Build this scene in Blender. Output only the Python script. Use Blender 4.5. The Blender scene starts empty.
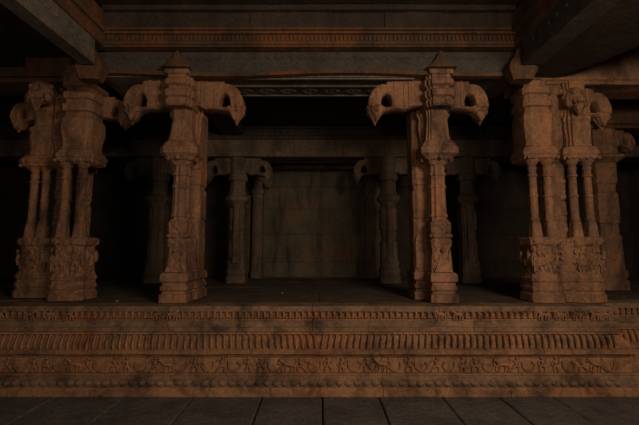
import bpy, bmesh, math, random
from mathutils import Vector, noise, Matrix
R = math.radians
sc = bpy.context.scene
C = sc.collection
random.seed(7)

# ------------------------------------------------------------ camera
cd = bpy.data.cameras.new('camera'); cam = bpy.data.objects.new('camera', cd); C.objects.link(cam)
cam.location = (0.13, 0, 1.6)
cam.rotation_euler = (R(90 + 5.63), 0, 0)
cd.sensor_width = 36; cd.lens = 360 / 639 * 36
cd.clip_start = 0.05
sc.camera = cam
# ------------------------------------------------------------ world and light
w = bpy.data.worlds.new('world'); sc.world = w; w.use_nodes = True
w.node_tree.nodes['Background'].inputs[0].default_value = (0.6, 0.52, 0.45, 1)
w.node_tree.nodes['Background'].inputs[1].default_value = 0.02
sc.view_settings.view_transform = 'Standard'; sc.view_settings.look = 'None'
sc.view_settings.exposure = 0.0; sc.view_settings.gamma = 1.0
sc.view_settings.use_curve_mapping = False
def area(name, loc, target, sx, sy, power, col):
    l = bpy.data.lights.new(name, 'AREA'); l.shape = 'RECTANGLE'; l.size = sx; l.size_y = sy
    l.energy = power; l.color = col
    o = bpy.data.objects.new(name, l); C.objects.link(o); o.location = loc
    o.rotation_euler = (Vector(target) - Vector(loc)).to_track_quat('-Z', 'Y').to_euler()
    return o
area('daylight_court', (2.7, -0.6, 3.3), (-0.2, 4.4, 0.9), 1.5, 0.9, 152, (1, 0.79, 0.60))
area('daylight_rear', (-1.0, -2.8, 2.0), (-0.5, 4.6, 1.8), 2.0, 1.6, 52, (1, 0.86, 0.70))

# ------------------------------------------------------------ materials
def stone(name, a, b, stain=(0.03, 0.022, 0.017), st=0.5, scale=1.0, bump=0.5, rough=0.92, streak=1.0, carve=0.0, rust=None):
    m = bpy.data.materials.new(name); m.use_nodes = True
    nt = m.node_tree; N = nt.nodes; L = nt.links; N.clear()
    out = N.new('ShaderNodeOutputMaterial'); bs = N.new('ShaderNodeBsdfPrincipled')
    bs.inputs['Roughness'].default_value = rough
    bs.inputs['Specular IOR Level'].default_value = 0.25
    L.new(bs.outputs[0], out.inputs[0])
    geo = N.new('ShaderNodeNewGeometry'); mp = N.new('ShaderNodeMapping')
    L.new(geo.outputs['Position'], mp.inputs[0])
    def nz(sca, det=5, ro=0.6, vec=None, dist=0.0):
        n = N.new('ShaderNodeTexNoise'); n.inputs['Scale'].default_value = sca * scale
        n.inputs['Detail'].default_value = det; n.inputs['Roughness'].default_value = ro
        n.inputs['Distortion'].default_value = dist
        L.new((vec or mp).outputs[0], n.inputs['Vector']); return n
    def ramp(src, p0, p1):
        r = N.new('ShaderNodeMapRange'); r.inputs[1].default_value = p0; r.inputs[2].default_value = p1
        L.new(src, r.inputs[0]); return r
    def mix(fac, c1, c2, blend='MIX'):
        x = N.new('ShaderNodeMix'); x.data_type = 'RGBA'; x.blend_type = blend
        L.new(fac, x.inputs[0])
        for i, c in ((6, c1), (7, c2)):
            if isinstance(c, tuple): x.inputs[i].default_value = (*c, 1)
            else: L.new(c, x.inputs[i])
        return x.outputs[2]
    n1 = nz(2.3, 6, 0.65); col = mix(ramp(n1.outputs[0], 0.35, 0.65).outputs[0], a, b)
    if rust:
        n5 = nz(1.1, 4, 0.6, dist=0.6)
        col = mix(ramp(n5.outputs[0], 0.5, 0.68).outputs[0], col, rust)
    mp2 = N.new('ShaderNodeMapping'); mp2.inputs['Scale'].default_value = (1, 1, 0.28 if streak else 1)
    L.new(geo.outputs['Position'], mp2.inputs[0])
    n2 = nz(3.1, 7, 0.7, mp2, 0.4)
    r2 = ramp(n2.outputs[0], 0.47, 0.66); r2.inputs[4].default_value = st
    col = mix(r2.outputs[0], col, stain)
    n3 = nz(26, 5, 0.7); r3 = ramp(n3.outputs[0], 0.3, 0.75); r3.inputs[3].default_value = 0.62; r3.inputs[4].default_value = 1.25
    mm = N.new('ShaderNodeVectorMath'); mm.operation = 'SCALE'
    L.new(col, mm.inputs[0]); L.new(r3.outputs[0], mm.inputs['Scale']); L.new(mm.outputs[0], bs.inputs['Base Color'])
    # surface relief
    n4 = nz(9, 8, 0.72); add = N.new('ShaderNodeMath'); add.operation = 'ADD'
    L.new(n4.outputs[0], add.inputs[0])
    sca = N.new('ShaderNodeMath'); sca.operation = 'MULTIPLY'; sca.inputs[1].default_value = 0.35
    L.new(n3.outputs[0], sca.inputs[0]); L.new(sca.outputs[0], add.inputs[1])
    h = add.outputs[0]
    if carve:
        v = N.new('ShaderNodeTexVoronoi'); v.inputs['Scale'].default_value = 21; v.feature = 'SMOOTH_F1'
        L.new(mp.outputs[0], v.inputs['Vector'])
        c2 = N.new('ShaderNodeMath'); c2.operation = 'MULTIPLY'; c2.inputs[1].default_value = -carve
        L.new(v.outputs[0], c2.inputs[0]); ad = N.new('ShaderNodeMath'); ad.operation = 'ADD'
        L.new(h, ad.inputs[0]); L.new(c2.outputs[0], ad.inputs[1]); h = ad.outputs[0]
    bp = N.new('ShaderNodeBump'); bp.inputs['Strength'].default_value = bump; bp.inputs['Distance'].default_value = 0.035
    L.new(h, bp.inputs['Height']); L.new(bp.outputs[0], bs.inputs['Normal'])
    return m
M = {}
M['pillar'] = stone('pillar_granite', (0.36, 0.175, 0.09), (0.20, 0.11, 0.065), st=0.85, bump=0.7, rust=(0.40, 0.17, 0.075))
M['carved'] = stone('carved_granite', (0.38, 0.19, 0.095), (0.21, 0.11, 0.065), st=0.8, bump=0.9, carve=1.0)
M['plinth'] = stone('plinth_granite', (0.38, 0.185, 0.09), (0.26, 0.135, 0.07), st=0.75, bump=0.5, streak=0, rust=(0.36, 0.14, 0.06))
M['plinthg'] = stone('weathered_plinth', (0.30, 0.175, 0.10), (0.18, 0.105, 0.062), st=0.85, bump=0.5, streak=0)
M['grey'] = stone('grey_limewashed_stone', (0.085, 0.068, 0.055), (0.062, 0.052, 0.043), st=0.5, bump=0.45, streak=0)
M['grey_lit'] = stone('bounce_lit_grey_stone', (0.19, 0.15, 0.115), (0.13, 0.105, 0.085), st=0.5, bump=0.4, streak=0)  # paler copy of the grey stone, bounce light put into its colour
M['rusty'] = stone('rust_stained_stone', (0.15, 0.072, 0.034), (0.09, 0.052, 0.03), st=0.75, bump=0.6, rust=(0.20, 0.075, 0.025))
M['dark'] = stone('dark_stone', (0.075, 0.05, 0.034), (0.04, 0.03, 0.024), st=0.7, bump=0.7)  # plain darker stone for ceilings and inner pieces
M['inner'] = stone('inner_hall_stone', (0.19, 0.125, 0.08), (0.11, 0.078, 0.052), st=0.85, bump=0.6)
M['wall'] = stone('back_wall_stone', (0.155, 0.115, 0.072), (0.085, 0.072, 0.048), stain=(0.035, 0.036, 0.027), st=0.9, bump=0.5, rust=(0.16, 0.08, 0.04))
M['wall_shaded'] = stone('shaded_wall_stone', (0.06, 0.042, 0.03), (0.035, 0.028, 0.022), st=0.7, bump=0.5)  # darker wall copy, shade of the side bays put into its colour
M['floor'] = stone('paving_granite', (0.135, 0.112, 0.10), (0.095, 0.082, 0.074), st=0.5, bump=0.9, streak=0)
M['top'] = stone('platform_floor_stone', (0.13, 0.095, 0.062), (0.085, 0.064, 0.045), st=0.6, bump=0.6, streak=0)

# ------------------------------------------------------------ helpers
def obj(name, bm, mat, parent=None, er=0.0, loc=(0, 0, 0), cell=0.09, smooth=False):
    if er:
        for k in range(3):
            es = [e for e in bm.edges if e.calc_length() > cell]
            if not es: break
            bmesh.ops.subdivide_edges(bm, edges=es, cuts=1, use_grid_fill=True)
        off = Vector(loc)
        for v in bm.verts:
            p = v.co + off + (Vector((parent.location)) if parent else Vector())
            v.co += noise.noise_vector(p * 5.3) * er + noise.noise_vector(p * 17) * er * 0.45
    bmesh.ops.recalc_face_normals(bm, faces=bm.faces)
    me = bpy.data.meshes.new(name); bm.to_mesh(me); bm.free()
    me.materials.append(mat)
    if smooth:
        for p in me.polygons: p.use_smooth = True
    o = bpy.data.objects.new(name, me); C.objects.link(o); o.location = loc
    if parent: o.parent = parent
    return o
def thing(name, label, cat, loc=(0, 0, 0), group=None, rz=0):
    o = bpy.data.objects.new(name, None); C.objects.link(o); o.location = loc; o.rotation_euler.z = rz
    o.empty_display_size = 0.1
    o['label'] = label; o['category'] = cat; o['kind'] = 'thing'
    if group: o['group'] = group
    return o
def tag(o, label, cat, group=None):
    o['label'] = label; o['category'] = cat; o['kind'] = 'thing'
    if group: o['group'] = group
    return o
def struct(name, bm, mat, er=0.0, cell=0.3):
    o = obj(name, bm, mat, None, er, cell=cell); o['kind'] = 'structure'; return o
def copy_tree(o, parent=None):
    c = o.copy(); C.objects.link(c)
    if parent: c.parent = parent
    for ch in list(o.children): copy_tree(ch, c)
    return c
def box(bm, x0, x1, y0, y1, z0, z1):
    vs = [bm.verts.new((x, y, z)) for z in (z0, z1) for x, y in ((x0, y0), (x1, y0), (x1, y1), (x0, y1))]
    for f in ((3, 2, 1, 0), (4, 5, 6, 7), (0, 1, 5, 4), (1, 2, 6, 5), (2, 3, 7, 6), (3, 0, 4, 7)):
        bm.faces.new([vs[i] for i in f])
def plan(kind, n=8):
    if kind == 'sq': return [(-1, -1), (1, -1), (1, 1), (-1, 1)]
    if kind == 'ch':   # chamfered square
        a = 0.72; return [(-a, -1), (a, -1), (1, -a), (1, a), (a, 1), (-a, 1), (-1, a), (-1, -a)]
    if kind == 'st':   # stepped plan with re-entrant corners
        a = 0.66; b = 0.84
        return [(-a, -1), (a, -1), (a, -b), (b, -b), (b, -a), (1, -a), (1, a), (b, a), (b, b), (a, b), (a, 1), (-a, 1), (-a, b), (-b, b), (-b, a), (-1, a), (-1, -a), (-b, -a), (-b, -b), (-a, -b)]
    if kind == 'fl':   # fluted sixteen-sided
        return [((1 if i % 2 else 0.86) * math.cos(2 * math.pi * (i + .5) / 20), (1 if i % 2 else 0.86) * math.sin(2 * math.pi * (i + .5) / 20)) for i in range(20)]
    return [(math.cos(2 * math.pi * (i + .5) / n) * 1.04, math.sin(2 * math.pi * (i + .5) / n) * 1.04) for i in range(n)]
def prof(bm, cx, cy, pts, kind='sq', ax=1.0, ay=1.0, n=8):
    """stacked rings: pts = (z, half)"""
    pl = plan(kind, n); prev = None
    for z, h in pts:
        ring = [bm.verts.new((cx + p[0] * h * ax, cy + p[1] * h * ay, z)) for p in pl]
        if prev:
            k = len(pl)
            for i in range(k): bm.faces.new((prev[i], prev[(i + 1) % k], ring[(i + 1) % k], ring[i]))
        else: bm.faces.new(ring[::-1])
        prev = ring
    bm.faces.new(prev)
def tube(bm, a, b, ra, rb, n=6, flat=1.0, cap=True):
    a = Vector(a); b = Vector(b); d = (b - a); L = d.length
    if L < 1e-5: return
    q = d.to_track_quat('Z', 'Y'); rings = []
    st = [(-.5, .5), (0, 1), (1, 1), (1.5, .5)] if cap else [(0, 1), (1, 1)]
    for t, s in st:
        if t < 0: p = a - d.normalized() * ra * .7; r = ra * s
        elif t > 1: p = b + d.normalized() * rb * .7; r = rb * s
        else: p = a + d * t; r = (ra + (rb - ra) * t) * s
        ring = []
        for i in range(n):
            v = q @ Vector((r * math.cos(2 * math.pi * i / n), r * math.sin(2 * math.pi * i / n), 0))
            v.y *= flat
            ring.append(bm.verts.new(p + v))
        rings.append(ring)
    for u, v in zip(rings, rings[1:]):
        for i in range(n): bm.faces.new((u[i], u[(i + 1) % n], v[(i + 1) % n], v[i]))
    bm.faces.new(rings[0][::-1]); bm.faces.new(rings[-1])
def ball(bm, c, r, sx=1, sy=1, sz=1, u=8, v=6):
    m = Matrix.Translation(c) @ Matrix.Diagonal((sx, sy, sz, 1))
    bmesh.ops.create_uvsphere(bm, u_segments=u, v_segments=v, radius=r, matrix=m)
def sweep(bm, path, prof_pts):
    """profile (out, z) swept along a plan polyline; out is towards -y / outward"""
    n = len(path); cols = []
    for i, p in enumerate(path):
        p = Vector(p)
        d0 = (p - Vector(path[i - 1])).normalized() if i else None
        d1 = (Vector(path[i + 1]) - p).normalized() if i < n - 1 else None
        if d0 is None: d0 = d1
        if d1 is None: d1 = d0
        n0 = Vector((d0.y, -d0.x)); n1 = Vector((d1.y, -d1.x)); m = (n0 + n1)
        m = m / m.length_squared * 2 if m.length > 1e-4 else n0
        cols.append([bm.verts.new((p.x + m.x * o, p.y + m.y * o, z)) for o, z in prof_pts])
    k = len(prof_pts)
    for a, b in zip(cols, cols[1:]):
        for j in range(k): bm.faces.new((a[j], b[j], b[(j + 1) % k], a[(j + 1) % k]))
    bm.faces.new(cols[0][::-1]); bm.faces.new(cols[-1])
def from_curve(outline, hole, half, bev, axis_y=True):
    """extruded outline (x, z) with holes, real thickness 2*half along y, as a bmesh"""
    cu = bpy.data.curves.new('tmp', 'CURVE'); cu.dimensions = '2D'; cu.fill_mode = 'BOTH'
    for pts in [outline] + ([hole] if hole else []):
        s = cu.splines.new('POLY'); s.points.add(len(pts) - 1); s.use_cyclic_u = True
        for p, q in zip(s.points, pts): p.co = (q[0], q[1], 0, 1)
    cu.extrude = max(half - bev, 0.002); cu.bevel_depth = bev; cu.bevel_resolution = 1; cu.offset = -bev * 0.8
    o = bpy.data.objects.new('tmp', cu); C.objects.link(o)
    dg = bpy.context.evaluated_depsgraph_get(); me = bpy.data.meshes.new_from_object(o.evaluated_get(dg))
    bm = bmesh.new(); bm.from_mesh(me)
    bpy.data.objects.remove(o); bpy.data.curves.remove(cu); bpy.data.meshes.remove(me)
    for v in bm.verts: v.co = Vector((v.co.x, v.co.z, v.co.y))
    bmesh.ops.remove_doubles(bm, verts=bm.verts, dist=0.0005)
    return bm
def smooth_poly(pts, it=2):
    for _ in range(it):
        q = []
        for i in range(len(pts)):
            a = pts[i]; b = pts[(i + 1) % len(pts)]
            q += [(a[0] * .75 + b[0] * .25, a[1] * .75 + b[1] * .25), (a[0] * .25 + b[0] * .75, a[1] * .25 + b[1] * .75)]
        pts = q
    return pts
# low relief figures: half sunk into a face that looks towards -y; local x, z in metres
def fig_dancer(bm, x, y, z, h, v=0, mir=1):
    r = h * 0.085; S = lambda a, b: (x + mir * a * h, y, z + b * h); fl = 0.9
    poses = [
        ((0, .47), (.03, .72), (.05, .9), [((-.02, .45), (-.2, .25), (-.12, 0)), ((.05, .45), (.22, .3), (.2, 0))], [((-.02, .72), (-.24, .6), (-.3, .85)), ((.08, .72), (.28, .68), (.3, .45))]),
        ((0, .42), (-.06, .68), (-.1, .87), [((-.03, .4), (-.26, .32), (-.2, 0)), ((.03, .4), (.2, .2), (.34, .02))], [((-.1, .7), (-.3, .8), (-.2, .98)), ((0, .7), (.2, .78), (.34, .62))]),
        ((0, .45), (0, .7), (0, .9), [((-.04, .42), (-.13, .22), (-.1, 0)), ((.04, .42), (.13, .22), (.12, 0))], [((-.07, .7), (-.26, .5), (-.16, .35)), ((.07, .7), (.25, .55), (.3, .9))])]
    hip, ch, hd, legs, arms = poses[v % 3]
    tube(bm, S(*hip), S(*ch), r * .95, r * 1.3, 6, fl); ball(bm, S(*hd), r * 1.15, 1, .9, 1.1)
    for k in legs:
        tube(bm, S(*k[0]), S(*k[1]), r * .95, r * .75, 6, fl); tube(bm, S(*k[1]), S(*k[2]), r * .72, r * .55, 6, fl)
    for k in arms:
        tube(bm, S(*k[0]), S(*k[1]), r * .62, r * .55, 5, fl); tube(bm, S(*k[1]), S(*k[2]), r * .52, r * .42, 5, fl)
def fig_lion(bm, x, y, z, h, mir=1):
    S = lambda a, b: (x + mir * a * h, y, z + b * h); r = h * .13; fl = .8
    tube(bm, S(-.32, .52), S(.22, .58), r * 1.05, r * 1.25, 7, fl); tube(bm, S(.22, .6), S(.42, .82), r * 1.1, r * .9, 7, fl)
    ball(bm, S(.48, .84), r * 1.15, 1.1, .8, 1); tube(bm, S(.5, .8), S(.62, .72), r * .6, r * .5, 5, fl)
    for a, b, c in ((-.38, -.46, -.36), (-.24, -.2, -.14), (.2, .16, .24), (.3, .44, .4)):
        tube(bm, S(a, .48), S(b, .24), r * .7, r * .5, 5, fl); tube(bm, S(b, .24), S(c, .02), r * .48, r * .42, 5, fl)
    tube(bm, S(-.4, .6), S(-.56, .8), r * .35, r * .3, 5, fl); tube(bm, S(-.56, .8), S(-.44, .98), r * .3, r * .25, 5, fl)
def fig_scroll(bm, x, y, z, h, mir=1):
    pts = [(x + mir * h * (.42 * math.cos(t)), z + h * (.52 + .46 * math.sin(t))) for t in [R(a) for a in range(160, 390, 23)]]
    for p, q in zip(pts, pts[1:]): tube(bm, (p[0], y, p[1]), (q[0], y, q[1]), h * .05, h * .045, 5, .9)
    ball(bm, (x + mir * h * .3, y, z + h * .62), h * .1, 1, .7, 1)
def lumps(bm, x0, x1, y, z0, z1, n, r, seed=0, flat=.6):
    """foliate carving on a face that looks towards -y"""
    rd = random.Random(seed)
    for _ in range(n):
        s = rd.uniform(.6, 1.25)
        ball(bm, (rd.uniform(x0, x1), y, rd.uniform(z0, z1)), r * s, rd.uniform(.6, 1), flat, rd.uniform(.8, 1.5), 6, 5)

PT = 0.93       # platform top
# ------------------------------------------------------------ ground paving
bm = bmesh.new()
js = [.13 + q for q in [-7.5, -6.7, -5.9, -5.2, -4.4, -3.6, -2.85, -2.1, -1.36, -.62, .03, .64, 1.33, 1.95, 2.52, 3.2, 3.95, 4.7, 5.5, 6.3, 7.2]]
rd = random.Random(3)
rows = [(3.2, 4.3), (1.7, 3.19), (0.1, 1.69), (-1.8, .09), (-4, -1.81)]
for ri, (y0, y1) in enumerate(rows):
    for a, b in zip(js, js[1:]):
        s = (rd.random() - .5) * .3 if ri else 0
        g = 0.007; dz = rd.uniform(-.006, .004)
        sk = rd.uniform(-.03, .03)
        x0, x1 = a + s + g, b + s - g
        if ri == 0:
            sl = lambda x: x * 0.03
            x0b, x1b = x0 + .02, x1 + .02
        else: x0b, x1b = x0, x1
        n0 = len(bm.verts); box(bm, x0, x1, y0 + g, y1 - g, -.12, dz)
        bm.verts.ensure_lookup_table()
for f in list(bm.faces): pass
bmesh.ops.bevel(bm, geom=[e for e in bm.edges], offset=0.012, segments=1, affect='EDGES')
bmesh.ops.subdivide_edges(bm, edges=[e for e in bm.edges if e.calc_length() > .2], cuts=3, use_grid_fill=True)
for v in bm.verts:
    if v.co.z > -.05: v.co.z += noise.noise(v.co * 2.2) * .008
box(bm, -7.6, 7.6, -4.2, 8.5, -.2, -.1)
struct('floor', bm, M['floor'])

# ------------------------------------------------------------ platform
plat = thing('stone_platform', 'long carved granite platform with moulded courses below all the pillars', 'platform', (0, 4.3, 0))
P0 = Vector((0, 4.3))
XL, XR, RC = -3.72, 3.46, 0.26
PATH = [(-7.3, RC), (XL, RC), (XL, 0), (XR, 0), (XR, RC), (7.3, RC)]      # plan, relative to the platform origin
def course(name, pr, mat, joints=(), er=.0035, extra=None):
    """a moulded course; pr = outline (out, z) counter-clockwise, split at upright joints of the middle run"""
    bm = bmesh.new(); segs = []; cur = [PATH[0], PATH[1], PATH[2]]
    for j in sorted(joints):
        segs.append(cur + [(j - .003, 0)]); cur = [(j + .003, 0)]
    segs.append(cur + [PATH[3], PATH[4], PATH[5]])
    for s in segs: sweep(bm, s, pr)
    if extra: extra(bm)
    return obj(name, bm, mat, plat, er, cell=.14)
B = -.25   # all courses run back behind the faces
core = bmesh.new()
box(core, -7.3, 7.3, RC + .2, 3.95, .0, .88); box(core, XL + .15, XR - .15, .12, RC + .25, 0, .88)
obj('core', core, M['dark'], plat)
course('base_course', [(B, 0), (.24, 0), (.24, .075), (.225, .09), (B, .09)], M['plinth'], (-2.3, -.4, .82, 2.2))
def scal(bm):
    x = XL + .05
    while x < XR - .03:
        ball(bm, (x, -.215, .135), .047, .95, .55, .62, 8, 6); x += .098
course('scalloped_course', [(B, .09), (.205, .09), (.213, .15), (.218, .165), (.19, .18), (.165, .205), (B, .205)], M['plinthg'], (-1.5, .82, 2.9), extra=scal)
fr = course('figure_frieze', [(B, .205), (.185, .205), (.185, .222), (.14, .226), (.14, .40), (.175, .405), (.175, .418), (B, .418)], M['plinth'], (-2.4, -.9, .82, 2.35))
course('petal_recess_course', [(B, .418), (.13, .418), (.13, .438), (B, .438)], M['dark'])  # shade of the gap put into the colour of this strip
def petals(bm):
    x = XL + .04; c = .1; 
    def petal(x, sgn, yo):
        # curved rib leaning away from the middle
        pr = [(.198, .495, -.3), (.196, .53, -.05), (.178, .565, .2), (.145, .60, .6), (.11, .628, 1.1)]
        for (o0, z0, s0), (o1, z1, s1) in zip(pr, pr[1:]):
            tube(bm, (x + sgn * s0 * .024, yo - o0 + .008, z0), (x + sgn * s1 * .024, yo - o1 + .008, z1), .015, .015, 5, 1)
    while x < XR - .02:
        petal(x, -1 if x < c else 1, 0); x += .0725
    x = XR + .08
    while x < 5.6: petal(x, 1, RC); x += .0725
    x = XL - .08
    while x > -5.6: petal(x, -1, RC); x -= .0725
course('petal_course', [(B, .438), (.22, .438), (.225, .475), (.19, .488), (.155, .495), (.145, .52), (.128, .56), (.105, .595), (.075, .625), (.125, .632), (.125, .652), (B, .652)], M['plinth'], (-2.05, -.62, .95, 2.6), extra=petals)
course('plain_course', [(B, .652), (.075, .652), (.075, .70), (.088, .705), (.088, .768), (B, .768)], M['plinthg'], (-1.6, .05, 1.9), er=.005)
def beads(bm):
    x = XL + .03
    while x < XR - .02:
        tube(bm, (x, -.05, .798), (x + .004, -.058, .860), .015, .018, 5, 1.2); x += .0725
        ball(bm, (x - .036, -.04, .80), .018, 1, .8, .8, 6, 4)
    for s in (1, -1):
        x = (XR if s > 0 else XL) + s * .08
        while abs(x) < 5.6:
            tube(bm, (x, RC - .055, .800), (x + .004, RC - .062, .862), .014, .017, 5, 1.1); x += s * .0725
    for cx in (-3.55, -3.2, -2.95, -2.75, -1.72, -1.56, 1.52, 1.72, 2.7, 2.9, 3.1, 3.3, 3.4):      # carved lions below the pillars
        fig_lion(bm, cx, -.075, .775, .125, 1 if cx < 0 else -1)
course('beaded_course', [(B, .768), (.055, .768), (.055, .782), (.022, .787), (.022, .862), (.06, .872), (B, .872)], M['plinth'], (-2.7, .05, 2.45), extra=beads)
course('platform_rim', [(B, .872), (.07, .872), (.074, .915), (.06, PT), (B, PT)], M['plinthg'], (-2.2, -1.1, .05, 1.5, 2.6), er=.006)
# figures on the frieze
rd = random.Random(11); kinds = {}
def frieze_mesh(kind):
    bm = bmesh.new()
    if kind < 3: fig_dancer(bm, 0, 0, 0, .175, kind)
    elif kind == 3: fig_lion(bm, 0, 0, 0, .165)
    else: fig_scroll(bm, 0, 0, 0, .17)
    bmesh.ops.recalc_face_normals(bm, faces=bm.faces)
    me = bpy.data.meshes.new(('carved_dancer', 'carved_dancer', 'carved_dancer', 'carved_lion', 'carved_scroll')[kind]); bm.to_mesh(me); bm.free()
    me.materials.append(M['plinth'])
    for p in me.polygons: p.use_smooth = True
    return me
FM = [frieze_mesh(k) for k in range(5)]
x = XL + .08; i = 0
seq = [0, 4, 1, 4, 2, 0, 4, 3, 1, 4, 0, 2, 4, 1, 3, 4]
while x < XR - .06:
    k = seq[i % len(seq)]
    o = bpy.data.objects.new(('carved_dancer', 'carved_dancer', 'carved_dancer', 'carved_lion', 'carved_scroll')[k], FM[k]); C.objects.link(o)
    o.parent = fr; o.location = (x, -.15, .228); o.scale = (rd.choice((-1, 1)) * rd.uniform(.9, 1.05), 1.5, rd.uniform(.93, 1.03))
    x += .155 if k == 4 else .145; i += 1
for x, k in ((3.62, 0), (3.80, 4), (3.97, 2)):
    o = bpy.data.objects.new(('carved_dancer', 'carved_dancer', 'carved_dancer', 'carved_lion', 'carved_scroll')[k], FM[k]); C.objects.link(o)
    o.parent = fr; o.location = (x, RC - .15, .228)
# paving on top
bm = bmesh.new(); ys = [.26, 1.15, 2.0, 2.95, 3.97]; rd = random.Random(5)
box(bm, XL + .2, XR - .2, .2, .262, .87, PT + .0)
for y0, y1 in zip(ys, ys[1:]):
    x = -7.3
    while x < 7.28:
        x2 = min(7.3, x + rd.uniform(.7, 1.5)); box(bm, x + .004, x2 - .004, y0 + .3 * (y0 < .3) * (x < XL - .1 or x2 > XR + .1) * 0 + (.25 if (y0 < .3 and (x < XL or x2 > XR)) else 0) + .004, y1 - .004, .86, PT - rd.uniform(0, .006)); x = x2
obj('platform_paving', bm, M['top'], plat)

# ------------------------------------------------------------ brackets
OUT = [(0.05, 0), (.53, 0), (.545, -.055), (.60, -.05), (.67, -.075), (.73, -.14), (.77, -.23), (.785, -.33), (.75, -.36), (.745, -.40), (.71, -.46), (.675, -.53), (.635, -.46), (.61, -.41), (.55, -.395), (.40, -.37), (.30, -.385), (.20, -.34), (0.05, -.34)]
HOLE = [(.475, -.352), (.465, -.28), (.49, -.20), (.535, -.165), (.59, -.19), (.615, -.25), (.625, -.33), (.56, -.362)]
def bracket_bm(s=1.0, side=1, half=.10):
    bm = from_curve([(side * a * s, b * s) for a, b in OUT], [(side * a * s, b * s) for a, b in HOLE], half, .022 * s)
    # mouldings on the arm block
    for a, wd in ((.25, .012), (.31, .014), (.43, .018)):
        box(bm, side * (a - wd) * s if side > 0 else -(a + wd) * s, side * (a + wd) * s if side > 0 else -(a - wd) * s, -half - .012, half + .012, -.36 * s, .0)
    # rolled crest and rings over the drooping arm
    for (a, b), r in zip(((.62, -.12), (.69, -.17), (.725, -.25)), (.055, .05, .05)):
        ball(bm, (side * a * s, 0, b * s), r * s, 1, (half + .012) / (r * s), 1, 8, 6)
    return bm
def pendant_bm(s=1.0, side=1, half=.1):
    bm = bmesh.new(); x = side * .69 * s
    prof(bm, x, 0, [(-.58 * s, .004), (-.54 * s, .022 * s), (-.48 * s, .06 * s), (-.44 * s, .088 * s), (-.41 * s, .115 * s), (-.39 * s, .095 * s), (-.37 * s, .10 * s), (-.355 * s, .122 * s), (-.335 * s, .118 * s), (-.31 * s, .07 * s)], 'fl', 1.0, 1.15)
    return bm
def brackets(parent, mat, x, y, z, s=1.0, half=.1, sides=(-1, 1), rz=0):
    for sd in sides:
        b = obj('bracket', bracket_bm(s, sd, half), mat, parent, .004, (x, y, z), cell=.2); b.rotation_euler.z = rz
        p = obj('pendant', pendant_bm(s, sd, half), mat, b)

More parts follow.
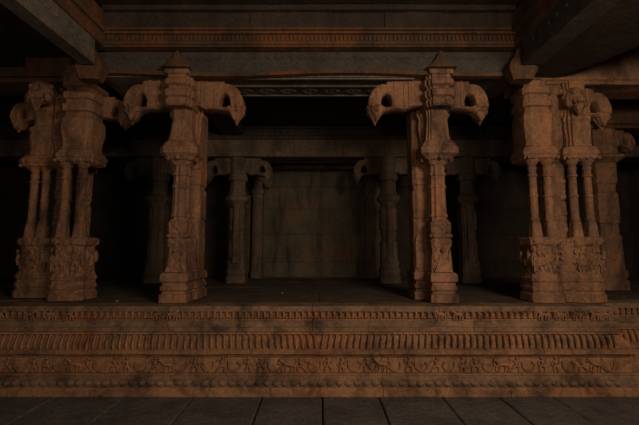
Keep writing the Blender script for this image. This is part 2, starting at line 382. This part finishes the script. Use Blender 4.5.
# ------------------------------------------------------------ middle pillars
def make_pillar(loc, label, bo=0):
    t = thing('stone_pillar', label, 'pillar', loc, None)     # origin at the front of the base, centred
    mt = M['pillar']; mc = M['carved']
    z = lambda v: v - PT
    # base: colonnette base and shaft base joined
    bm = bmesh.new()
    bp = [(0, 1), (.10, 1), (.105, .88), (.135, .84), (.15, .96), (.19, .97), (.205, .86), (.235, .84), (.25, .96), (.26, 1.0), (.335, .99), (.35, .93), (.36, .84)]
    prof(bm, 0, .16, [(a, b * .165) for a, b in bp], 'sq')
    prof(bm, bo * .9, .50, [(a, b * .195) for a, b in bp], 'sq', 1.0, 1.05)
    obj('base', bm, mt, t, .005, cell=.1)
    # carved blocks
    bm = bmesh.new()
    prof(bm, 0, .16, [(.34, .128), (.36, .132), (.66, .112), (.68, .122), (.75, .132), (.78, .118), (.80, .14), (.83, .14), (.845, .118), (.86, .125), (.98, .128), (1.0, .105), (1.02, .10)], 'ch')
    fig_dancer(bm, 0, .03, .37, .29, 2)
    lumps(bm, -.09, .09, .035, .86, .98, 14, .024, 3)
    prof(bm, 0, .025, [(.37, .11), (.60, .012)], 'sq', 1, .25)
    obj('carved_block', bm, mc, t, .006, cell=.06)
    # colonnette
    bm = bmesh.new()
    prof(bm, 0, .16, [(.98, .092), (1.05, .105), (1.06, .118), (1.09, .118), (1.1, .106), (1.42, .10), (1.43, .112), (1.46, .112), (1.47, .10), (1.58, .098), (1.59, .114), (1.62, .114), (1.63, .10), (1.68, .10), (1.70, .10), (1.73, .10)], 'fl')
    obj('colonnette', bm, mt, t, .003, cell=.25)
    # rear shaft
    bm = bmesh.new()
    prof(bm, 0, .50, [(.34, .172), (1.00, .170), (1.02, .16), (1.05, .16), (1.07, .172), (1.42, .170), (1.44, .155), (1.50, .155), (1.52, .172), (1.9, .172), (2.83, .165)], 'ch', 1, 1)
    for sd in (-1, 1):
        for k in range(11):
            zz = .5 + k * .13
            ball(bm, (sd * .165, .40 + .18 * (k % 2), zz), .045, .35, 1.1, 1.1, 6, 5)
    prof(bm, -.11, .335, [(.40, .05), (.78, .05), (.86, .02)], 'sq', 1, .3); prof(bm, .11, .335, [(.40, .05), (.78, .05), (.86, .02)], 'sq', 1, .3)
    obj('shaft', bm, mt, t, .008, cell=.09).location.x = bo * .9
    # capital over the colonnette
    bm = bmesh.new()
    prof(bm, 0, .15, [(1.72, .10), (1.745, .115), (1.77, .13), (1.79, .17), (1.81, .185), (1.825, .20), (1.85, .232), (1.93, .236), (1.94, .215), (1.98, .205), (2.03, .165), (2.04, .15)], 'ch', 1, .85)
    for k in range(8):
        a = 2 * math.pi * k / 8; ball(bm, (.185 * math.cos(a), .15 + .165 * math.sin(a), 1.80), .03, 1, 1, 1.1, 6, 5)
    obj('capital', bm, mt, t, .004, cell=.1)
    # impost: the tall flaring neck and the stepped blocks below the beam
    bm = bmesh.new()
    prof(bm, 0, .17, [(2.03, .155), (2.06, .155), (2.12, .145), (2.30, .13), (2.42, .14), (2.44, .165)], 'st', 1, 1.05)
    prof(bm, 0, .08, [(2.43, .16), (2.45, .18), (2.50, .185), (2.51, .165), (2.535, .165), (2.55, .19), (2.62, .195), (2.64, .18), (2.655, .155), (2.68, .155), (2.70, .19), (2.76, .19), (2.78, .17), (2.835, .168)], 'st', 1, 1.25)
    box(bm, -.15, .15, -.15, -.095, 2.83, 2.90)
    prof(bm, 0, .34, [(2.0, .17), (2.1, .18), (2.25, .20), (2.38, .19), (2.42, .22), (2.48, .225), (2.52, .20), (2.6, .20), (2.64, .235), (2.72, .235), (2.76, .21), (2.835, .21)], 'st', 1, .8)
    box(bm, -.165, .165, .30, .42, 1.72, 2.05)
    obj('impost', bm, mt, t, .006, cell=.09)
    # side faces of the upper block
    brackets(t, mt, bo, .17, 3.775 - PT, 1.0, .10)
    # pointed finial against the beam
    bm = bmesh.new()
    pts = [(2.885, .18), (2.91, .165), (2.945, .12), (2.99, .08), (3.05, .045), (3.12, .01)]
    prof(bm, 0, -.155, pts, 'ch', 1.0, .33)
    obj('finial', bm, M['rusty'], t, .002, cell=.2)
    return t
make_pillar((-1.65, 4.44, PT + .008), 'granite pillar left of the central bay with a pair of drooping brackets')
make_pillar((1.65, 4.44, PT + .008), 'granite pillar right of the central bay with a pair of drooping brackets', -.10)

# ------------------------------------------------------------ corner piers of clustered colonnettes
def make_pier(loc, label, groups, shaft, hooks, heads, fin, top, fill=.22):
    t = thing('clustered_pier', label, 'pillar', loc)
    mt = M['pillar']; mc = M['carved']
    for gi, (gx, gy, hw) in enumerate(groups):
        hd = .19
        bm = bmesh.new()
        bp = [(0, 1.04), (.09, 1.04), (.10, .96), (.125, .93), (.15, 1.0), (.18, 1.01), (.20, .94), (.24, .93), (.26, .99), (.29, 1.0), (.30, .93), (.34, .90)]
        prof(bm, gx, gy + hd, [(a, b) for a, b in bp], 'ch', hw, hd)
        b = obj('base', bm, mt, t, .006, cell=.1)
        bm = bmesh.new()
        prof(bm, gx, gy + hd, [(.33, .88), (.37, .86), (.60, .84), (.68, .86), (.70, .95), (.715, 1.0), (.785, 1.0), (.80, .93)], 'ch', hw, hd)
        fy = gy + hd * .10
        fig_lion(bm, gx - hw * .36, fy, .37, .17, 1); fig_dancer(bm, gx + hw * .5, fy, .36, .29, 2, 1); fig_dancer(bm, gx - hw * .4, fy, .55, .15, 1, 1)
        lumps(bm, gx - hw * .85, gx + hw * .85, fy + .01, .38, .68, 16, .03, gi + 5)
        for k in range(5): ball(bm, (gx - hw * .8 + k * hw * .4, gy + .012, .752), .022, 1, .6, 1, 6, 5)
        # figures on the flank
        for k in range(4):
            for sd in (-1, 1): ball(bm, (gx + sd * hw * .88, gy + .06 + k * .085, .5 + .05 * (k % 2)), .045, .6, .9, 1.8, 6, 5)
        obj('carved_block', bm, mc, t, .007, cell=.07)
        for cx in ((gx - hw * .5, gx + hw * .45) if gx > -.35 else (gx - hw * .42, gx + hw * .2)):
            bm = bmesh.new(); cy = gy + .09
            prof(bm, cx, cy, [(.79, .066), (.97, .052), (.985, .044), (1.0, .048)], 'ch')
            prof(bm, cx, cy, [(1.0, .05), (1.02, .058), (1.04, .048), (1.3, .046), (1.31, .054), (1.325, .054), (1.34, .045), (1.56, .044), (1.57, .058), (1.59, .058), (1.6, .045), (1.64, .046), (1.66, .05), (1.685, .055), (1.70, .04), (1.73, .06), (1.77, .085), (1.79, .088)], 'round', n=10)
            obj('colonnette', bm, mt, t, .002, cell=.3, smooth=False)
        bm = bmesh.new()
        prof(bm, gx, gy + hd, [(1.76, .80), (1.785, 1.0), (1.80, 1.10), (1.835, 1.12), (1.84, 1.17), (1.90, 1.17), (1.91, 1.06), (1.935, 1.06), (1.945, 1.0), (1.96, .86)], 'ch', hw, hd)
        for k in range(6): ball(bm, (gx - hw * .95 + k * hw * .38, gy - .008, 1.80), .022, 1, 1, 1.1, 6, 5)
        for k in range(4):
            for sd in (-1, 1): ball(bm, (gx + sd * hw * 1.03, gy + .05 + k * .09, 1.80), .02, 1, 1, 1.1, 6, 5)
        obj('capital', bm, mt, t, .005, cell=.09)
        # impost body
        bm = bmesh.new()
        if (gi == 0):
            prof(bm, gx, gy + hd, [(1.94, .92), (1.97, 1.0), (2.00, .92), (2.10, .97), (2.22, 1.06), (2.36, 1.04), (2.42, .90), (2.46, .88), (2.475, 1.06), (2.56, 1.07), (2.575, .90), (2.63, .90), (2.645, 1.06), (2.73, 1.07), (2.75, .88)] + top + [(top[-1][0] + .02, .6)], 'ch', hw * .92, hd)
            for k in range(3):
                ball(bm, (gx - hw * .55 + k * hw * .55, gy + .04, 2.24), .07, .8, .6, 2.0, 8, 6)
        else:
            prof(bm, gx, gy + hd, [(1.94, .90), (1.97, .96), (2.02, .88), (2.12, .94), (2.22, 1.02), (2.28, .96), (2.30, 1.04), (2.35, 1.04), (2.37, .85), (2.42, .80), (2.44, .82), (2.78, .80), (2.82, .86), (2.95 if len(top) > 1 else 2.83, .86)], 'st', hw * .85, hd)
        obj('impost', bm, mt, t, .007, cell=.08)
    sx, sy, sh = shaft
    bm = bmesh.new()
    prof(bm, sx, fill, [(a, b * .12) for a, b in ((0, 1.04), (.09, 1.04), (.10, .96), (.14, .93), (.15, 1.0), (.18, 1.01), (.20, .94), (.24, .93), (.26, .99), (.32, .93), (.78, .92))], 'ch', 1, 1.2)
    lumps(bm, sx - .08, sx + .08, fill - .13, .36, .76, 12, .03, 8)
    prof(bm, sx, sy, [(0, 1.1), (.1, 1.1), (.12, 1), (.3, 1.05), (.34, 1), (.8, 1), (.82, .94), (1.25, .94), (1.27, .88), (1.33, .88), (1.35, .94), (1.75, .94), (1.78, 1.15), (1.93, 1.15), (1.95, 1.05), (2.2, 1.3), (2.4, 1.3), (2.82, 1.25)], 'ch', sh, sh)
    for k in range(9):
        fx = sx - sh * .5 * (1 if k % 2 else -1)
        ball(bm, (fx, sy - sh * .92, .9 + k * .105), .05, 1.1, .5, .9, 8, 6)
    obj('shaft', bm, mc, t, .007, cell=.08)
    for (hx, hy, hz, s, sides, rz) in hooks: brackets(t, mt, hx, hy, hz, s, .1, sides, rz)
    for (hx, hy, hz, s) in heads:        # projecting lion head carved at the end of a bracket
        bm = bmesh.new()
        tube(bm, (hx, hy + .4, hz + .02), (hx, hy + .1, hz), .15 * s, .145 * s, 10)
        ball(bm, (hx, hy + .06, hz), .155 * s, 1, .85, 1.05, 12, 9)
        ball(bm, (hx, hy - .06, hz - .075 * s), .085 * s, 1.1, .8, .75, 8, 6)
        for sd in (-1, 1):
            ball(bm, (hx + sd * .065 * s, hy - .05, hz + .045 * s), .036 * s, 1, .8, 1, 8, 6)
            ball(bm, (hx + sd * .14 * s, hy + .03, hz + .07 * s), .035 * s, .7, .8, 1.2, 6, 5)
            ball(bm, (hx + sd * .12 * s, hy + .0, hz - .08 * s), .06 * s, .8, .8, 1.2, 6, 5)
        prof(bm, hx, hy - .03, [(hz - .28 * s, .012), (hz - .2 * s, .05), (hz - .13 * s, .065)], 'oct')
        for k in range(5): tube(bm, (hx - .05 * s + .025 * k * s, hy - .11, hz - .10 * s), (hx - .05 * s + .025 * k * s, hy - .1, hz - .135 * s), .009, .006, 5)
        obj('lion_head', bm, mc, t, .004, cell=.1)
    bm = bmesh.new(); fx, fy, fz = fin
    prof(bm, fx, fy, [(fz + a, b) for a, b in ((-.14, .12), (-.06, .15), (-.01, .17), (.02, .17), (.10, .14), (.17, .085), (.25, .045), (.31, .01))], 'ch', 1, .62)
    obj('finial', bm, M['rusty'], t, .002, cell=.2)
    return t
make_pier((3.2, 4.44, PT + .008), 'clustered colonnette pier at the right end of the platform front',
          [(-.255, 0, .195), (.27, .02, .2)], (.01, .37, .18),
          [(.05, .22, 3.68 - PT, .92, (1,), 0)], [(.20, -.02, 2.58, .9)], (-.60, -.21, 2.83), [(2.82, .88)], .20)
make_pier((-3.38, 4.60, PT + .008), 'clustered colonnette pier at the left end of the platform front',
          [(.28, 0, .225), (-.38, .30, .26)], (-.02, .52, .19),
          [(.22, .36, 3.70 - PT, .78, (1,), 0), (-.36, .55, 3.74 - PT, .8, (-1,), 0)], [(-.33, .14, 2.80, 1.05)], (.70, -.36, 2.84), [(2.80, .88), (2.82, 1.08), (2.97, 1.08), (2.99, .96), (3.05, .98), (3.11, .96)], .42)

# ------------------------------------------------------------ inner row of pillars
def inner_pillar(loc, label, s=1.0):
    t = thing('inner_pillar', label, 'pillar', loc); mt = M['inner']
    bm = bmesh.new()
    prof(bm, 0, 0, [(0, .19), (.12, .19), (.14, .165), (.2, .18), (.26, .18), (.28, .16), (.4, .165), (.42, .15)], 'ch'); obj('base', bm, mt, t, .005, cell=.15)
    bm = bmesh.new()
    prof(bm, 0, .02, [(.4, .15), (.78, .15), (.80, .13), (1.0, .13), (1.02, .15), (1.42, .15), (1.44, .13), (1.5, .13)], 'ch')
    prof(bm, 0, -.14, [(.38, .09), (.5, .09), (.52, .07), (1.4, .062), (1.45, .085), (1.5, .06)], 'oct'); obj('shaft', bm, mt, t, .007, cell=.12)
    bm = bmesh.new()
    prof(bm, 0, -.04, [(1.48, .13), (1.53, .17), (1.58, .22), (1.64, .225), (1.68, .18), (1.74, .15), (1.95, .14), (1.98, .18), (2.07, .18), (2.1, .16), (2.28, .17), (2.42, .17)], 'oct'); obj('capital', bm, mt, t, .006, cell=.12)
    brackets(t, mt, 0, 0, 2.42, .86, .11)
    return t
ip = inner_pillar((-1.47, 7.05, PT + .008), 'dim inner pillar at the left of the rear wall panel')
for x, y, lb in ((1.47, 7.0, 'dim inner pillar at the right of the rear wall panel'),
                 (-3.03, 7.05, 'shadowed inner pillar behind the gap between clustered pier and left bracketed pillar'),
                 (3.03, 7.05, 'shadowed inner pillar seen between right bracketed pillar and right clustered pier')):
    c = copy_tree(ip); c.location = (x, y, PT + .008); c['label'] = lb
# battered square pillar beyond the right pier
t = thing('side_pillar', 'square carved pillar standing behind and right of the right clustered pier', 'pillar', (4.85, 5.95, PT + .008)); bm = bmesh.new()
prof(bm, 0, 0, [(0, .21), (.14, .21), (.16, .185), (.22, .2), (.3, .2), (.32, .18), (.42, .18)], 'ch'); obj('base', bm, M['pillar'], t, .006, cell=.1)
bm = bmesh.new(); prof(bm, 0, 0, [(.4, .175), (.85, .17), (.88, .15), (1.05, .15), (1.07, .17), (1.55, .165), (1.57, .145), (1.7, .15), (1.72, .17), (2.05, .17)], 'ch')
for k in range(8): ball(bm, (-.06 + .1 * (k % 2), -.15, .95 + k * .13), .055, 1, .5, 1.1, 7, 5)
obj('shaft', bm, M['pillar'], t, .009, cell=.07)
bm = bmesh.new(); prof(bm, 0, 0, [(2.04, .15), (2.08, .2), (2.13, .27), (2.17, .27), (2.2, .2), (2.4, .2)], 'ch'); obj('capital', bm, M['pillar'], t, .006, cell=.1)
brackets(t, M['pillar'], 0, 0, 2.62, .7, .1)
obj_b = bmesh.new(); prof(obj_b, 0, 0, [(2.38, .18), (2.62, .19)], 'ch'); obj('impost', obj_b, M['pillar'], t, .004, cell=.1)

# ------------------------------------------------------------ beams
def beam(name, label, mat, build, er=.008, cell=.12):
    bm = bmesh.new(); build(bm); o = obj(name, bm, mat, None, er, cell=cell); return tag(o, label, 'beam')
Z0 = 3.78
# the grey beam over the front row: face, rust coloured moulding, panelled soffit
fb = thing('front_beam', 'grey stone beam resting on the front pillars', 'beam', (0, 4.36, Z0))
bm = bmesh.new(); box(bm, -2.72, 2.72, 0, .68, .02, .30)
x = -2.6
while x < 2.6:
    tube(bm, (x, -.004, .20), (x + .05, -.004, .235), .009, .009, 4, .8); tube(bm, (x + .05, -.004, .235), (x + .1, -.004, .20), .009, .009, 4, .8); x += .1
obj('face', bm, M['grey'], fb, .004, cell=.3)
bm = bmesh.new()
for k in range(26):
    a = -2.7 + k * .208; f = lambda x: .022 * math.sin(x * 1.9 + .6) 
    z0, z1 = f(a), f(a + .208)
    vs = [bm.verts.new(p) for p in ((a, -.03, -.01 + z0), (a + .208, -.03, -.01 + z1), (a + .208, -.03, .035 + z1), (a, -.03, .035 + z0), (a, .05, -.01 + z0), (a + .208, .05, -.01 + z1), (a + .208, .05, .035 + z1), (a, .05, .035 + z0))]
    for q in ((0, 1, 2, 3), (4, 7, 6, 5), (0, 4, 5, 1), (3, 2, 6, 7), (0, 3, 7, 4), (1, 5, 6, 2)): bm.faces.new([vs[i] for i in q])
bmesh.ops.remove_doubles(bm, verts=bm.verts, dist=.0005)
obj('moulding', bm, M['rusty'], fb, .0)
bm = bmesh.new(); box(bm, -2.7, 2.7, .05, .68, -.005, .03)
for y in (.07, .28, .58): box(bm, -1.35, 1.35, y, y + .03, -.025, 0)
for k in range(7):
    cx = -.9 + k * .3
    for i in range(4):
        p = [(cx - .1, .445), (cx, .36), (cx + .1, .445), (cx, .53)]; a, b = p[i], p[(i + 1) % 4]
        tube(bm, (*a, -.01), (*b, -.01), .012, .012, 5, 1)
    ball(bm, (cx, .445, -.008), .04, 1, 1, .4, 8, 5)
obj('soffit', bm, M['grey_lit'], fb, .003, cell=.3)  # soffit takes the paler copy in place of bounce light
# corner block beams beyond
def cornice_x(bm, x0, x1, yf, z0, dent=True):
    """tiered cornice whose carved face looks towards -y"""
    box(bm, x0, x1, yf, yf + .5, z0, z0 + .075); box(bm, x0, x1, yf - .018, yf + .5, z0 + .025, z0 + .05)
    box(bm, x0, x1, yf + .03, yf + .5, z0 + .07, z0 + .175)
    if dent:
        x = x0 + .02
        while x < x1 - .03:
            box(bm, x, x + .026, yf + .008, yf + .04, z0 + .085, z0 + .16); x += .052
    box(bm, x0, x1, yf - .01, yf + .5, z0 + .17, z0 + .20); box(bm, x0, x1, yf + .04, yf + .5, z0 + .20, z0 + .235)
    box(bm, x0, x1, yf + .01, yf + .5, z0 + .235, z0 + .26)
cb = thing('cornice_beam', 'rust stained carved cornice beam set above the grey front beam', 'beam', (0, 4.26, 4.095))
bm = bmesh.new(); cornice_x(bm, -2.60, 2.60, 0, 0); obj('cornice', bm, M['rusty'], cb, .004, cell=.6)
bm = bmesh.new()
xs = [-2.6, -1.75, -.75, .3, .95, 1.7, 2.6]
for i, (a, b) in enumerate(zip(xs, xs[1:])): box(bm, a + .003, b - .003, .035 + .012 * (i % 2), .5, .26, .48)
obj('frieze_blocks', bm, M['dark'], cb, .008, cell=.12)
bm = bmesh.new(); box(bm, -2.6, 2.6, -.02, .5, .48, .545); obj('crown', bm, M['dark'], cb, .006, cell=.2)
# side beams running back towards the court
def side_beam(s, wd, label, mat):
    t = thing('side_beam', label, 'beam', (s * 2.55, 0, 3.78))
    X = lambda u, v: sorted((s * u, s * v))
    bm = bmesh.new(); box(bm, *X(0, wd), -4, 4.10, 0, .10); box(bm, *X(.015, wd), -4, 4.10, .10, .31)
    y = -1
    while y < 4.0:
        ball(bm, (s * .01, y, .20), .035, .3, 1.2, .8, 6, 5); y += .14
    obj('face', bm, mat, t, .005, cell=.4)
    bm = bmesh.new(); box(bm, *X(0, .35), -4, 4.36, .315, .39); box(bm, *X(.03, .35), -4, 4.36, .39, .50); box(bm, *X(-.01, .35), -4, 4.36, .50, .56)
    box(bm, *X(.04, .35), -4, 4.36, .56, .79)
    obj('cornice', bm, M['rusty'], t, .006, cell=.4)
    return t
side_beam(-1, .17, 'long side beam running overhead at the upper left', M['grey_lit']); side_beam(1, .25, 'long side beam running overhead at the upper right', M['grey'])  # left beam coloured as lit, right beam in the plain grey
# aisle beams over the ends of the front row
def ab(bm): box(bm, 2.84, 7.3, 4.62, 5.1, 3.775, 4.28); box(bm, 2.84, 7.3, 4.60, 5.1, 3.83, 3.87)
beam('aisle_beam', 'light brown stone beam running right from the right clustered pier', M['pillar'], ab)
def ab2(bm): box(bm, -7.3, -3.40, 4.85, 5.3, 3.92, 4.28); box(bm, -7.3, -3.40, 4.8, 5.3, 3.98, 4.04)
beam('aisle_beam', 'dark stone beam running left from the left clustered pier', M['rusty'], ab2)
def ab3(bm): box(bm, 4.2, 7.3, 5.75, 6.15, 3.56, 3.98); box(bm, 4.2, 7.3, 5.70, 6.15, 3.62, 3.68)
beam('aisle_beam', 'shadowed stone beam resting on the square pillar at far right', M['rusty'], ab3)
# inner beam
ib = thing('inner_beam', 'dark carved beam resting on the inner pillars in front of the rear wall', 'beam', (0, 6.85, PT + 2.43))
bm = bmesh.new(); box(bm, -7.2, 7.2, -.03, .5, 0, .10); box(bm, -7.2, 7.2, 0, .5, .1, .34); obj('face', bm, M['inner'], ib, .012, cell=.15)
bm = bmesh.new(); box(bm, -7.2, 7.2, -.03, .5, .34, .40); box(bm, -7.2, 7.2, .0, .5, .40, .56); box(bm, -7.2, 7.2, -.04, .5, .56, .60)
x = -3.6
while x < 3.6: box(bm, x, x + .06, -.03, .02, .42, .54); x += .12
obj('cornice', bm, M['dark'], ib, .004, cell=.5)
def lb(s):
    def f(bm): box(bm, *sorted((s * 1.35, s * 1.75)), 5.07, 6.78, 3.79, 3.98)
    return f
beam('cross_beam', 'dark beam running back into the hall from the left bracketed pillar', M['dark'], lb(-1))
beam('cross_beam', 'dark beam running back into the hall from the right bracketed pillar', M['dark'], lb(1))
# lintel course above the rear wall
def lin(bm): box(bm, -2.9, 2.9, 8.0, 8.29, 3.42, 3.64); box(bm, -2.9, 2.9, 7.95, 8.29, 3.38, 3.42)
beam('rear_lintel', 'narrow stone lintel along the top of the rear wall panel', M['inner'], lin)

# ------------------------------------------------------------ rear wall
bm = bmesh.new(); rd = random.Random(9)
zc = [PT + .01, 1.28, 1.92, 2.5, 3.02, 3.5, 4.0, 4.9]
for z0, z1 in zip(zc, zc[1:]):
    x = -7.2 - rd.random() * .4
    while x < 7.2:
        x2 = x + rd.uniform(.55, 1.25); d = rd.uniform(0, .018)
        box(bm, x + .004, x2 - .004, 8.3 + d, 8.6, z0 + .004, z1 - .004); x = x2
box(bm, -7.4, 7.4, 8.36, 8.7, 0, 4.9)
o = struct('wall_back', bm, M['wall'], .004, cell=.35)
o.data.materials.append(M['wall_shaded'])
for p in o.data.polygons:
    if abs(p.center.x + .05) > 1.75: p.material_index = 1  # side bays get the shaded copy, dimness painted in
bm = bmesh.new(); box(bm, -7.5, -7.35, -4, 8.6, 0, 5); struct('light_blocker_left', bm, M['dark'])  # unseen sheet added on the open left side to block world light
bm = bmesh.new(); box(bm, 7.35, 7.5, -4, 8.6, 0, 5); struct('light_blocker_right', bm, M['dark'])  # same added blocker for the open right side, unseen
def pilaster(x, label, rot):
    t = thing('pilaster', label, 'pilaster', (x, 8.195, PT)); bm = bmesh.new()
    box(bm, -.13, .13, -.08, .09, 0, .16); box(bm, -.115, .115, -.05, .09, .16, 1.9); box(bm, -.09, .09, -.075, -.04, .3, 1.8)
    box(bm, -.14, .14, -.09, .09, 1.9, 2.0); obj('shaft', bm, M['inner'], t, .005, cell=.15)
    bm = bmesh.new(); box(bm, -.1, .1, -.1, .09, 2.0, 2.4); tube(bm, (0, -.04, 2.28), (-rot * .22, -.04, 2.22), .12, .11, 10); ball(bm, (-rot * .24, -.04, 2.16), .12, 1, .8, 1.1)
    obj('capital', bm, M['inner'], t, .005, cell=.15)
pilaster(-1.28, 'flat pilaster on the rear wall, left of its pale panel', -1)
pilaster(1.28, 'flat pilaster on the rear wall, right of its pale panel', 1)

# ------------------------------------------------------------ ceilings
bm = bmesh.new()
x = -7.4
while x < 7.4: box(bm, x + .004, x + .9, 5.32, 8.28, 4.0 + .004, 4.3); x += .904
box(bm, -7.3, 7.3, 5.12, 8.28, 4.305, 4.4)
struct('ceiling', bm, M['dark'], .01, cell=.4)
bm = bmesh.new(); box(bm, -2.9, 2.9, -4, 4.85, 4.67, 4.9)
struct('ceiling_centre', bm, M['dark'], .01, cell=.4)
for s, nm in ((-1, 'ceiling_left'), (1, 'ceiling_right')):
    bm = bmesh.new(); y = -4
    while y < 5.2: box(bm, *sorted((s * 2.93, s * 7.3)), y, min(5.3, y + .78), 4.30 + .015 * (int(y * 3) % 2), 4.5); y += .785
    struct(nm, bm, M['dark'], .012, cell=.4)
# corner-laid ceiling slabs in the aisle bays
def corner_slab(pts, label, mat, zb=3.86):
    bm = bmesh.new(); lo = [bm.verts.new((x, y, zb)) for x, y in pts]; hi = [bm.verts.new((x, y, zb + .14)) for x, y in pts]; n = len(pts)
    bm.faces.new(lo[::-1]); bm.faces.new(hi)
    for i in range(n): bm.faces.new((lo[i], lo[(i + 1) % n], hi[(i + 1) % n], hi[i]))
    tag(obj('corner_slab', bm, mat, None, .012, cell=.2), label, 'ceiling slab')
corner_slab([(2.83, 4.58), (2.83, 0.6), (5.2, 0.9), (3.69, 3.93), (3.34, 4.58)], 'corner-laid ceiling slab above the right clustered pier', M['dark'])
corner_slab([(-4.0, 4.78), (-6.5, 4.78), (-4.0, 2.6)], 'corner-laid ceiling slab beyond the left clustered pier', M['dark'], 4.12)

# ------------------------------------------------------------ loose stones
for x, y, z, r, lb_ in ((-2.38, 4.55, PT + .012, .026, 'small loose stone on the platform beside the left clustered pier'),
                        (-.42, 5.4, PT + .008, .018, 'tiny pebble on the platform floor in the central bay')):
    bm = bmesh.new(); ball(bm, (0, 0, 0), r, 1.1, .9, .8, 8, 6)
    tag(obj('loose_stone', bm, M['plinthg'], None, .005, (x, y, z), cell=.5), lb_, 'stone')

# ------------------------------------------------------------ families of alike things
for o in C.objects:
    if o.parent: continue
    for key, gname in (('stone_pillar', 'bracketed pillars of the central bay'), ('clustered_pier', 'clustered colonnette piers of the front row'),
                       ('inner_pillar', 'pillars of the dim inner row'), ('side_beam', 'long overhead side beams'), ('pilaster', 'pilasters on the rear wall'),
                       ('aisle_beam', 'beams over the side aisles'), ('cross_beam', 'beams running back into the hall'),
                       ('corner_slab', 'corner-laid ceiling slabs'), ('loose_stone', 'loose stones on the platform')):
        if o.name.split('.')[0] == key: o['group'] = gname
